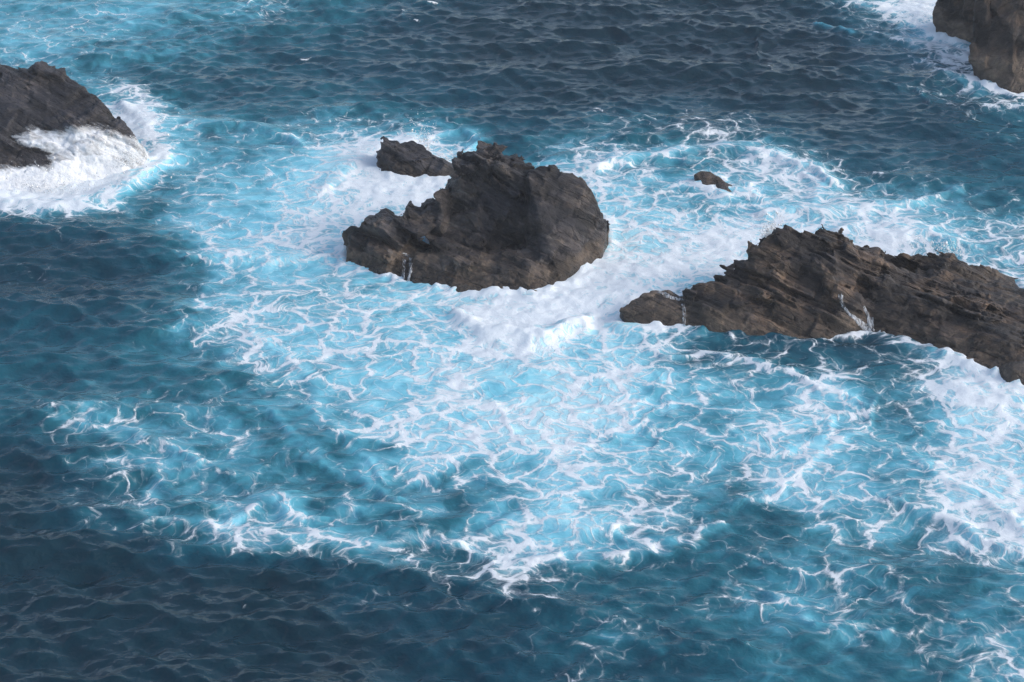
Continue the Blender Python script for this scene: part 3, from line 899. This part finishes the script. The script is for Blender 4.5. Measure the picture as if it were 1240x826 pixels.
sheet_on('wet', [([(70, 155), (95, 150), (140, 165), (170, 172), (190, 200), (160, 240), (-20, 260), (-60, 230), (10, 210), (50, 205), (62, 185), (25, 175), (10, 165), (45, 158)], 0.72),
                 ([(-20, 212), (60, 200), (110, 185), (165, 200), (190, 215), (100, 260), (-40, 260)], 1.2)],
         'white_water', 'white water streaming down the flank of the black wet rock', seed=1)

def trickles(key, lines, name, label, seed=0):
    """thin falls: ribbons with depth, laid on the stone along each line"""
    tree = ROCKS[key][1]
    verts, faces = [], []
    rr = random.Random(seed)
    strands = []
    for pts, w in lines:
        for t in range(3):
            jx, jy = rr.uniform(-2.2, 2.2), rr.uniform(-1.5, 1.5)
            strands.append(([(a + jx + rr.uniform(-1, 1), b + jy) for a, b in pts], w * rr.uniform(0.35, 0.8)))
    for pts, w in strands:
        path = []
        for (a, b), (c, d) in zip(pts[:-1], pts[1:]):
            n = max(2, int(math.hypot(c - a, d - b) / 2))
            for i in range(n):
                t = i / n
                path.append((a + (c - a) * t + rr.uniform(-0.6, 0.6), b + (d - b) * t))
        path.append(pts[-1])
        ring_prev = None
        for j, (a, b) in enumerate(path):
            hit, nor, fi, ds = tree.ray_cast(Vector((0, 0, CAM_H)), Vector(ray(a, b)).normalized())
            if hit is None: ring_prev = None; continue
            side = nor.cross(Vector((0, 0, 1)))
            if side.length < 0.1: side = Vector((1, 0, 0))
            side.normalize()
            ww = w * (0.6 + 0.8 * rr.random())
            c0 = hit + nor * 0.01
            ring = [c0 - side * ww, c0 + nor * (0.03 + ww * 0.5), c0 + side * ww]
            base = len(verts)
            verts.extend([tuple(q) for q in ring])
            if ring_prev is not None:
                p0 = ring_prev
                faces.append((p0, p0 + 1, base + 1, base)); faces.append((p0 + 1, p0 + 2, base + 2, base + 1))
            ring_prev = base
    me = mesh_from(name, np.array(verts), np.array(faces))
    vv = np.array(verts)
    float_attr(me, 'streak', vv * np.array([9.0, 3.0, 2.0]), 'FLOAT_VECTOR')
    float_attr(me, 'cover', np.full(len(vv), 0.40))
    me.materials.append(M_FILM)
    o = bpy.data.objects.new(name, me); COL.objects.link(o)
    return tag(o, label, 'white water', kind='stuff')

trickles('ridge', [([(1018, 356), (1021, 370), (1030, 382), (1042, 392), (1050, 402)], 0.10), ([(1030, 382), (1044, 391), (1050, 402)], 0.10),
                   ([(1045, 372), (1050, 382), (1052, 402)], 0.07), ([(1055, 385), (1057, 402)], 0.07),
                   ([(801, 354), (812, 360), (828, 364)], 0.14), ([(826, 368), (828, 380), (828, 398)], 0.05)],
         'water_trickle', 'thin white trickles running off the long layered rock', 3)
trickles('crag', [([(488, 308), (498, 310)], 0.11), ([(496, 312), (496, 326), (494, 342)], 0.06), ([(489, 314), (487, 338)], 0.05)],
         'water_trickle', 'thin white trickles draining off the low ledge of the tall jagged rock', 4)

# ------------------------------------------------------------------ spray: droplets thrown up where waves hit
def spray(clouds, label, seed):
    rr = np.random.default_rng(seed)
    V, Fc = [], []
    tet = np.array([[1, 1, 1], [1, -1, -1], [-1, 1, -1], [-1, -1, 1]]) / 1.7
    tf = np.array([[0, 1, 2], [0, 3, 1], [0, 2, 3], [1, 3, 2]])
    base = 0
    for (p0, p1, spread, n, size) in clouds:
        t = rr.random(n) ** 1.4
        c = np.array(p0)[None] * (1 - t[:, None]) + np.array(p1)[None] * t[:, None]
        c = c + rr.normal(0, 1, (n, 3)) * np.array(spread)[None] * (0.4 + 0.8 * t[:, None])
        s = size * rr.lognormal(0, 0.45, n)
        for ci, si in zip(c, s):
            V.append(ci[None] + tet * si); Fc.append(tf + base); base += 4
    me = mesh_from('spray', np.concatenate(V), np.concatenate(Fc))
    me.materials.append(M_WASH)
    o = bpy.data.objects.new('spray', me); COL.objects.link(o)
    return tag(o, label, 'spray', kind='stuff')

spray([(P(520, 196, 111.6), P(508, 152, 112.5), (0.35, 0.3, 0.4), 420, 0.028), (P(530, 200, 111.3), P(545, 188, 111.5), (0.5, 0.4, 0.25), 500, 0.03),
       (P(515, 185, 111.6), P(500, 160, 112), (0.5, 0.3, 0.5), 200, 0.022)],
      'fine white spray bursting up behind the small dark grey rock', 1)
spray([(P(930, 288, 95.2), P(936, 270, 95), (0.35, 0.4, 0.25), 700, 0.026), (P(1135, 312, 98.5), P(1150, 295, 98.5), (0.9, 0.6, 0.3), 500, 0.028), (P(1190, 345, 96.2), P(1225, 352, 95.5), (0.8, 0.5, 0.2), 300, 0.026)],
      'white spray blown over the back of the long layered rock', 2)
spray([(P(40, 230, 106.5), P(60, 205, 107.5), (3.0, 0.5, 0.35), 1500, 0.028), (P(150, 200, 108.5), P(165, 175, 109.5), (0.9, 0.6, 0.3), 500, 0.026)],
      'white spray at the foot of the black wet rock', 3)

# ------------------------------------------------------------------ thin sea haze
bm = bmesh.new()
bmesh.ops.create_cube(bm, size=1.0)
bmesh.ops.scale(bm, vec=(9000, 8000, 52), verts=bm.verts)
bmesh.ops.translate(bm, vec=(0, 3600, 22), verts=bm.verts)
me = bpy.data.meshes.new('haze'); bm.to_mesh(me); bm.free()
hm, hn, hl = new_mat('sea_haze')
pv = hn.new('ShaderNodeVolumePrincipled')
pv.inputs['Color'].default_value = (0.9, 0.93, 1.0, 1)
pv.inputs['Density'].default_value = 0.0003
ho = hn.new('ShaderNodeOutputMaterial'); hl.new(pv.outputs[0], ho.inputs['Volume'])
me.materials.append(hm)
haze = bpy.data.objects.new('haze', me); COL.objects.link(haze)
tag(haze, 'thin pale salt haze over the water', 'haze', kind='stuff')
